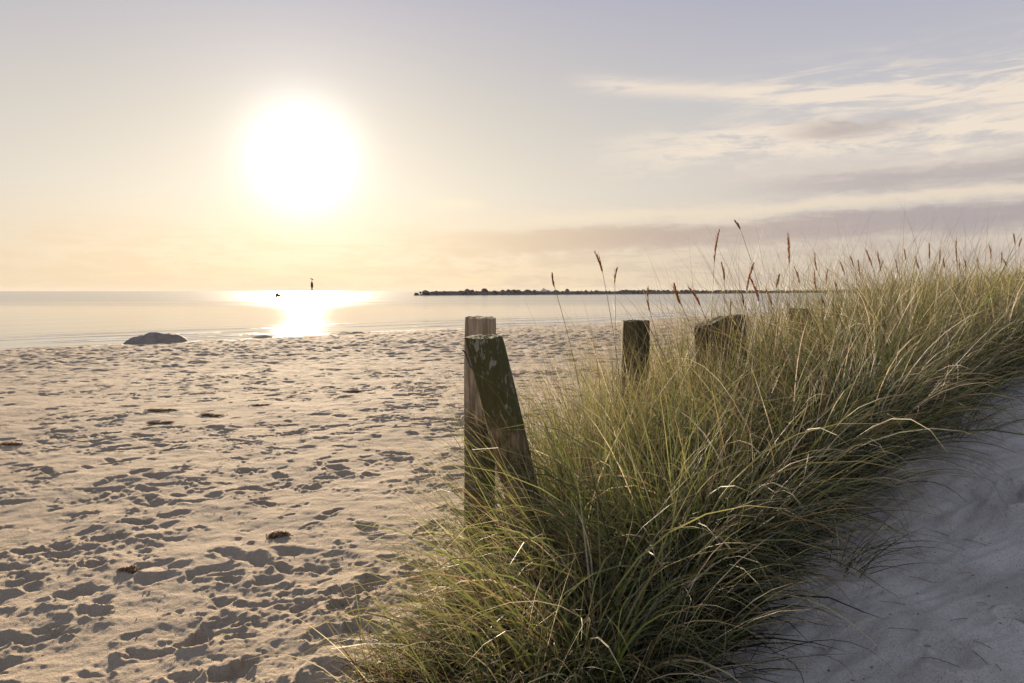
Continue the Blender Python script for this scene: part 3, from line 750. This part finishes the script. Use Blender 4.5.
m, t, p, out = new_mat('straw_head'); t.links.new(cmix(sstep(noise(objco(t), 220, 3, .7), .3, .7), (0.34, 0.24, 0.13), (0.58, 0.45, 0.29)), p.inputs['Base Color']); p.inputs['Roughness'].default_value = .8
sv = M_head; M_head = m
for i, (px_, py_) in enumerate(pale):
    D = 3.9 + 2.6 * (px_ - 690) / 300
    stalk(at(px_, py_, D), rs.uniform(.3, .7), rs.uniform(.12, .18), 'pale straw coloured head leaning right in front of the green grass', thick=.006, group='pale seed heads in front of the grass')
M_head = sv

# ------------------------------------------------------------------ litter, seaweed, twigs
M_weed = flat_mat('dried_seaweed', (0.21, 0.13, 0.065), 0.85, 50, 0.5)
def seaweed(px_, py_, wpx, label, tall=0.035):
    D = 1.45 * FPX / (py_ - 291)
    for _ in range(6):
        x = (px_ - 512) / FPX * D; D = (CAM_Z - gz(x, D)) * FPX / (py_ - 291)
    x = (px_ - 512) / FPX * D; wd = wpx / FPX * D
    root = (x, D, gz(x, D)); rs = random.Random(px_); pr_ = []
    lobes = [(rs.uniform(-.3, .3) * wd, rs.gauss(0, wd * .04), rs.uniform(.5, 1.2)) for _ in range(5)]
    for k in range(110):
        lb = rs.choice(lobes); p0 = np.array([lb[0] + rs.gauss(0, wd * .10), lb[1] + rs.gauss(0, wd * .045), 0.0])
        dr = rs.gauss(0, .9); pts = []; L = rs.uniform(.02, .10) * (wd / .5 + .4)
        for i in range(5):
            q = i / 4; xx = p0[0] + math.cos(dr) * L * (q - .5); yy = p0[1] + math.sin(dr) * L * (q - .5) + .012 * math.sin(q * 6 + k)
            pts.append(np.array([xx, yy, gz(x + xx, D + yy) - root[2] + 0.002 + tall * lb[2] * rs.uniform(0, 1) ** 1.5]))
        pr_.append(tube(pts, [0.0015, .003, .0035, .003, .001], 4))
    v, f = join(pr_); o = mesh_obj('seaweed_clump', v, f, M_weed); o.location = root; tag(o, label, 'seaweed')
seaweed(160, 412, 40, 'long dark strip of dried seaweed on the open sand below the hump')
seaweed(156, 425, 28, 'smaller seaweed scrap lying just in front of the long dark strip')
seaweed(212, 417, 34, 'thin brown seaweed wisp right of the long dark strip')
seaweed(262, 406, 24, 'pale brown seaweed line farthest out on the mid beach', .02)
seaweed(275, 541, 36, 'dark clump of seaweed sitting in a deep footprint on the near sand', .03)
seaweed(350, 393, 26, 'seaweed crumb patch on the sand left of the posts')
seaweed(6, 447, 26, 'seaweed bit cut by the left edge of the view')
seaweed(120, 577, 20, 'small brown seaweed shred on the rough near sand at lower left', .02)

def twig(x, y, L, a, label, rad=0.004):
    z = gz(x, y); rs = random.Random(int(x * 100)); pts = []; b = []
    for i in range(8):
        q = i / 7; xx = math.cos(a) * L * q; yy = math.sin(a) * L * q + .03 * math.sin(q * 7 + x)
        pts.append(np.array([xx, yy, gz(x + xx, y + yy) - z + 0.006 + .03 * math.sin(q * 3.1) * rs.random()]))
    b.append(tube(pts, [rad * (1 - .6 * i / 7) for i in range(8)], 5))
    for k in (2, 4, 5):
        e = pts[k] + np.array([rs.uniform(-.06, .06), rs.uniform(-.05, .05), rs.uniform(.01, .05)])
        b.append(tube([pts[k], (pts[k] + e) / 2 + np.array([0, 0, .006]), e], [rad * .6, rad * .45, rad * .2], 4))
    v, f = join(b); o = mesh_obj('dry_twig', v, f, M_iron); o.location = (x, y, z); tag(o, label, 'twig')
M_iron2 = flat_mat('dark_twig', (0.07, 0.045, 0.035), 0.85, 60, 0.5); M_iron, sv2 = M_iron2, M_iron
twig(4.2, 5.9, .5, -.6, 'reddish brown twig on the slope beside the dry tuft at the right edge', .006)
# crumbs, bits of reed and grit strewn over the sand
pr_v = []; pr_f = []; o_ = 0
def crumb(x, y, s):
    global o_
    z = gz(x, y); a = rng.random() * 6.28; st = 1 + 4 * rng.random() ** 3
    c_, s_ = math.cos(a), math.sin(a)
    base_ = np.array([(1, 0, .2), (-1, .1, .1), (0, 1, .1), (.1, -1, 0), (0, 0, 1), (0, 0, -.6)]) * s
    base_[:, 0] *= st; xy = base_.copy(); xy[:, 0] = base_[:, 0] * c_ - base_[:, 1] * s_; xy[:, 1] = base_[:, 0] * s_ + base_[:, 1] * c_
    r_ = math.hypot(x, y); t_ = math.atan2(x, y)
    i = int((math.log(max(r_, 1.25)) - fine0) * finek) + 13; j = int(round((t_ + R(43)) / R(86) * (NA - 1)))
    if 0 <= j < NA and i < len(rr) - 1: z = GZ[i, j]
    pr_v.append(xy + np.array([x, y, z + s * .4])); 
    pr_f.extend([tuple(o_ + q for q in f) for f in ((0, 2, 4), (2, 1, 4), (1, 3, 4), (3, 0, 4), (2, 0, 5), (1, 2, 5), (3, 1, 5), (0, 3, 5))]); o_ += 6
for k in range(2600):
    r = 2.0 + 12 * rng.random() ** 1.6; t_ = R(-38 + 76 * rng.random()); crumb(r * math.sin(t_), r * math.cos(t_), 0.0012 + 0.0035 * rng.random() ** 2)
for k in range(420):
    r = 2.0 + 6 * rng.random() ** 1.4; t_ = R(-38 + 76 * rng.random()); x, y = r * math.sin(t_), r * math.cos(t_)
    if rng.random() > (.9 if x > 0 else .25): continue
    L = rng.uniform(.015, .06); a = rng.random() * 6.28; w_ = 0.0009
    j = int(round((t_ + R(43)) / R(86) * (NA - 1))); i = int((math.log(r) - fine0) * finek) + 13; z = GZ[i, j] + .004
    ux_, uy_ = math.cos(a), math.sin(a); pts = [(x - ux_ * L, y - uy_ * L, z), (x, y, z + .004), (x + ux_ * L, y + uy_ * L, z)]
    vv_ = []
    for p_ in pts: vv_ += [(p_[0] - uy_ * w_, p_[1] + ux_ * w_, p_[2]), (p_[0] + uy_ * w_, p_[1] - ux_ * w_, p_[2]), (p_[0], p_[1], p_[2] + 2 * w_)]
    pr_v.append(np.array(vv_))
    for b_ in (0, 3): pr_f.extend([tuple(o_ + q for q in f) for f in ((b_, b_ + 3, b_ + 5, b_ + 2), (b_ + 2, b_ + 5, b_ + 4, b_ + 1), (b_ + 1, b_ + 4, b_ + 3, b_))])
    o_ += 9
tag(mesh_obj('sand_litter', np.concatenate(pr_v), pr_f, M_weed), label='fine brown crumbs of reed and shell strewn over the sand', cat='litter', kind='stuff')

# ------------------------------------------------------------------ hump at the water's edge
m, t, p, out = new_mat('hump'); oc = objco(t); n = noise(oc, 3, 5, .6); n5 = noise(oc, 22, 4, .7)
t.links.new(cmix(sstep(n, .35, .65), (0.19, 0.15, 0.12), (0.27, 0.22, 0.175)), p.inputs['Base Color']); p.inputs['Roughness'].default_value = .9
bump(t, p, n * 1.0 + n5 * .5, .5, .04)
def hump(px_, py_, D, wd, h, name, label, cat, seed, mat=m, depth=0.8):
    x = (px_ - 512) / FPX * D; y = D; z = min(gz(x, y), CAM_Z - (py_ - 291) / FPX * D)
    V = []; nu, nv = 64, 20
    for i in range(nv + 1):
        f = i / nv
        for j in range(nu):
            a = 2 * math.pi * j / nu; prof = math.cos(f * math.pi / 2) ** 1.15
            rx = wd / 2 * math.sin(f * math.pi / 2) ** .9; 
            lx = rx * math.cos(a); ly = rx * depth * math.sin(a)
            lz = h * prof * (1 + .10 * math.sin(lx * 2.2 / wd * 3)) + 0.10 * h * float(pn(lx * 4 / wd + seed, ly * 4 / wd, seed)) * 2 + .05 * h * float(pn(lx * 14 / wd, ly * 14 / wd, seed + 1)) - 0.12 * h
            V.append((lx, ly, lz))
    F = [(i * nu + j, (i + 1) * nu + j, (i + 1) * nu + (j + 1) % nu, i * nu + (j + 1) % nu) for i in range(nv) for j in range(nu)]
    o = mesh_obj(name, np.array(V), F, mat); o.location = (x, y, z); tag(o, label, cat); return o
hump(155, 345.5, 31.0, 2.8, 0.58, 'mound', 'large dark rounded hump on the sand at the water edge', 'mound', 4)
hump(258, 340.5, 34.0, 1.9, 0.26, 'mound', 'low flat hump on the shoreline between the big dark hump and the sun glitter', 'mound', 6, m_sand)
hump(347, 337.5, 37.0, 2.8, 0.34, 'mound', 'broad low sand swell on the shoreline right of the sun glitter', 'mound', 8, m_sand)

# ------------------------------------------------------------------ breakwater
M_rock = flat_mat('armour_rock', (0.15, 0.115, 0.085), 0.9, .8, 0.45)
p0 = np.array([(417 - 512) / FPX * 400, 400.]); p1 = np.array([(862 - 512) / FPX * 1150, 1150.])
dirn = p1 - p0; LB = np.linalg.norm(dirn); dirn /= LB; nrm = np.array([-dirn[1], dirn[0]])
root = empty('breakwater', (p0[0], p0[1], WATER), 'long low breakwater of dark piled rocks running out across the water', 'breakwater')
V = []; F = []; n = 260
for i in range(n + 1):
    q = i / n; c_ = dirn * LB * q; tp_ = 2.2 * min(1, (i + .4) / 3) * (1 + .12 * float(pn(q * 60, 1, 3)))
    for o_w, hz in ((-5.5, -1.2), (-2.2, tp_ * .75), (-1.0, tp_), (1.0, tp_ * .98), (2.2, tp_ * .7), (5.5, -1.2)):
        V.append((c_[0] + nrm[0] * o_w, c_[1] + nrm[1] * o_w, hz))
for i in range(n):
    for k in range(5): F.append((i * 6 + k, i * 6 + k + 1, (i + 1) * 6 + k + 1, (i + 1) * 6 + k))
F.append((5, 4, 3, 2, 1, 0)); F.append(tuple(n * 6 + k for k in range(6)))
mesh_obj('rubble_core', np.array(V), F, M_rock, root, smooth=False)
bm = bmesh.new(); bmesh.ops.create_icosphere(bm, subdivisions=2, radius=1.0)
RV = np.array([v.co[:] for v in bm.verts]); RF = [tuple(v.index for v in f.verts) for f in bm.faces]; bm.free()
def rock(s, seed):
    n_ = RV * (1 + .28 * pn(RV[:, 0] * 1.3 + seed, RV[:, 1] * 1.3 + RV[:, 2], seed)[:, None]) * np.array([1.2, .9, .85])
    n_ = np.round(n_ * 2.2) / 2.2 * .45 + n_ * .55
    a = seed * 1.7; c_, s_ = math.cos(a), math.sin(a)
    return np.stack([n_[:, 0] * c_ - n_[:, 1] * s_, n_[:, 0] * s_ + n_[:, 1] * c_, n_[:, 2]], axis=1) * s
rs = random.Random(5)
rock_me = []
for k in range(8):
    o = mesh_obj('rock', rock(1.0, k + 1), RF, M_rock, root, smooth=False); rock_me.append(o)
def place_rock(o, q, s):
    side = rs.uniform(-2.6, 1.6); c_ = dirn * q + nrm * side
    o.location = (c_[0], c_[1], 2.15 - abs(side) * .45 + rs.uniform(-.5, .45) - max(0, 1.9 - q * .35)); o.scale = (s * rs.uniform(.8, 1.6), s, s * rs.uniform(.7, 1.15)); o.rotation_euler = (0, 0, rs.random() * 6)
for k in range(100):
    o = rock_me[k] if k < 8 else rock_me[k % 8].copy()
    if k >= 8: COL.objects.link(o); o.parent = root
    place_rock(o, .6 + 232 * (k / 100) + rs.uniform(-1, 1) * min(1, k), rs.choice((.6, .8, 1.0, 1.3, 1.9)))
pr_ = []
for k in range(360):
    q = 232 + (LB - 232) * (k / 360) ** 1.1 + rs.uniform(-1, 1); side = rs.uniform(-2.5, 1.5); c_ = dirn * q + nrm * side
    pr_.append((rock(rs.uniform(.8, 1.9), k % 23 + 2) + np.array([c_[0], c_[1], 1.95 - abs(side) * .4 + rs.uniform(-.2, .4)]), RF))
v, f = join(pr_); tag(mesh_obj('rocks', v, f, M_rock, root, smooth=False), kind='stuff')

# ------------------------------------------------------------------ low coast far away
M_coast = flat_mat('coast_scrub', (0.07, 0.075, 0.05), 0.95, .02, 0.4)
V = []; F = []; n = 150; na = 7
for i in range(n + 1):
    q = i / n; px_ = 800 + 520 * q; D = 1600 + 500 * q; x = (px_ - 512) / FPX * D; e = min(1, q * 9) ** .7
    H = WATER + e * (7.5 + 3.0 * float(pn(q * 40, 3, 3)) + 1.6 * float(pn(q * 170, 2, 4)))
    for k in range(na):
        g = k / (na - 1); V.append((x, D + 260 * g * e, WATER - .5 + (H - WATER) * math.sin(math.pi * min(1, g * 1.02)) ** .6))
for i in range(n):
    for k in range(na - 1): F.append((i * na + k, (i + 1) * na + k, (i + 1) * na + k + 1, i * na + k + 1))
tag(mesh_obj('coast', np.array(V), F, M_coast), kind='structure')

# ------------------------------------------------------------------ sea mark, rock, ship
M_paint = flat_mat('sea_mark_paint', (0.07, 0.045, 0.03), 0.6, 3, 0.3)
D = 300.; bx_ = (312.5 - 512) / FPX * D
root = empty('sea_mark', (bx_, D, WATER), 'tall thin sea mark on a pile in the glittering water', 'sea mark')
v, f = tube([np.array([0, 0, z]) for z in (-2, 0, 2.0, 4.2, 6.0)], [.30, .30, .26, .20, .14], 14); mesh_obj('pile', v, f, M_paint, root)
v, f = tube([np.array([0, 0, z]) for z in (3.55, 3.9, 4.6, 5.4, 5.9, 6.3)], [.16, .42, .50, .48, .30, .14], 14); mesh_obj('drum', v, f, M_paint, root)
v, f = join([tube([np.array([r * math.cos(a), r * math.sin(a), 2.4]) for a in np.linspace(0, 2 * math.pi, 17)], [.05] * 17, 5) for r in (.45, .62)] + [tube([np.array([-.6 * math.cos(a), -.6 * math.sin(a), 2.4]), np.array([.6 * math.cos(a), .6 * math.sin(a), 2.4])], [.05, .05], 5) for a in (0, .8, 1.6, 2.4)])
mesh_obj('platform_ring', v, f, M_paint, root)
v, f = join([tube([np.array([0, 0, 6.2]), np.array([0, 0, 7.1])], [.07, .06], 8), tube([np.array([-.62, 0, 7.55]), np.array([0, 0, 7.25]), np.array([.62, 0, 6.85])], [.10, .22, .12], 10)])
mesh_obj('topmark', v, f, M_paint, root)
D = 290.; x = (283 - 512) / FPX * D
V2 = RV.copy(); V2 = V2 * np.array([1.2, 1.0, 1.0]); v1 = rock(1.0, 3) * np.array([1.3, 1.0, 1.25]) + np.array([-1.6, 0, .35])
v2 = rock(1.0, 5) * np.array([1.5, 1.0, .5]) + np.array([-.2, 0, .05]); v3 = rock(1.0, 7) * np.array([3.4, .8, .36]) + np.array([3.0, 0, 0])
v4 = rock(1.0, 9) * np.array([.55, .6, .9]) + np.array([-2.0, 0, 1.0])
v, f = join([(v1, RF), (v2, RF), (v3, RF), (v4, RF)]); o = mesh_obj('rock_outcrop', v, f, M_rock, smooth=False); o.location = (x, D, WATER)
tag(o, 'small jagged rock just breaking the glittering water left of the sea mark', 'rock')
M_ship = flat_mat('ship_paint_hazed', (0.42, 0.38, 0.36), 0.6, .05, .15)  # ship and hull colours lightened: distance haze put into the paint
M_shipd = flat_mat('ship_hull_hazed', (0.24, 0.21, 0.20), 0.6, .05, .15)
D = 12000.; x = (545 - 512) / FPX * D
root = empty('ship', (x, D, WATER), 'faint ship far out on the horizon above the breakwater', 'ship')
def boxm(x0, x1, y0, y1, z0, z1, tx=0, tz=0):
    v = [(x0, y0, z0), (x1, y0, z0), (x1, y1, z0), (x0, y1, z0), (x0 - tx, y0, z1), (x1 + tx, y0, z1 + tz), (x1 + tx, y1, z1 + tz), (x0 - tx, y1, z1)]
    return np.array(v, float), [(3, 2, 1, 0), (4, 5, 6, 7), (0, 1, 5, 4), (1, 2, 6, 5), (2, 3, 7, 6), (3, 0, 4, 7)]
v, f = boxm(-75, 75, -12, 12, -4, 14, 7, 5); mesh_obj('hull', v, f, M_shipd, root, smooth=False)
v, f = join([boxm(-52, 30, -11, 11, 14.1, 26), boxm(-48, 8, -10, 10, 26.1, 36), boxm(-40, -10, -9, 9, 36.1, 44)]); mesh_obj('superstructure', v, f, M_ship, root, smooth=False)
v, f = join([boxm(-30, -20, -4, 4, 44.1, 56), tube([np.array([10, 0, 36.1]), np.array([10, 0, 58])], [1.2, .6], 8)]); mesh_obj('funnel', v, f, M_shipd, root, smooth=False)

# ------------------------------------------------------------------ sea haze
m = bpy.data.materials.new('haze'); m.use_nodes = True; t = m.node_tree; t.nodes.clear()
vo = t.nodes.new('ShaderNodeVolumePrincipled'); vo.inputs['Density'].default_value = HAZE; vo.inputs['Color'].default_value = (0.9, 0.9, 0.9, 1); vo.inputs['Anisotropy'].default_value = 0.0
ou = t.nodes.new('ShaderNodeOutputMaterial'); t.links.new(vo.outputs[0], ou.inputs['Volume'])
v, f = boxm(-16000, 16000, -16000, 16000, -6, 60)
tag(mesh_obj('haze', v, f, m, smooth=False), label='thin pale haze lying over the sea', cat='haze', kind='stuff')
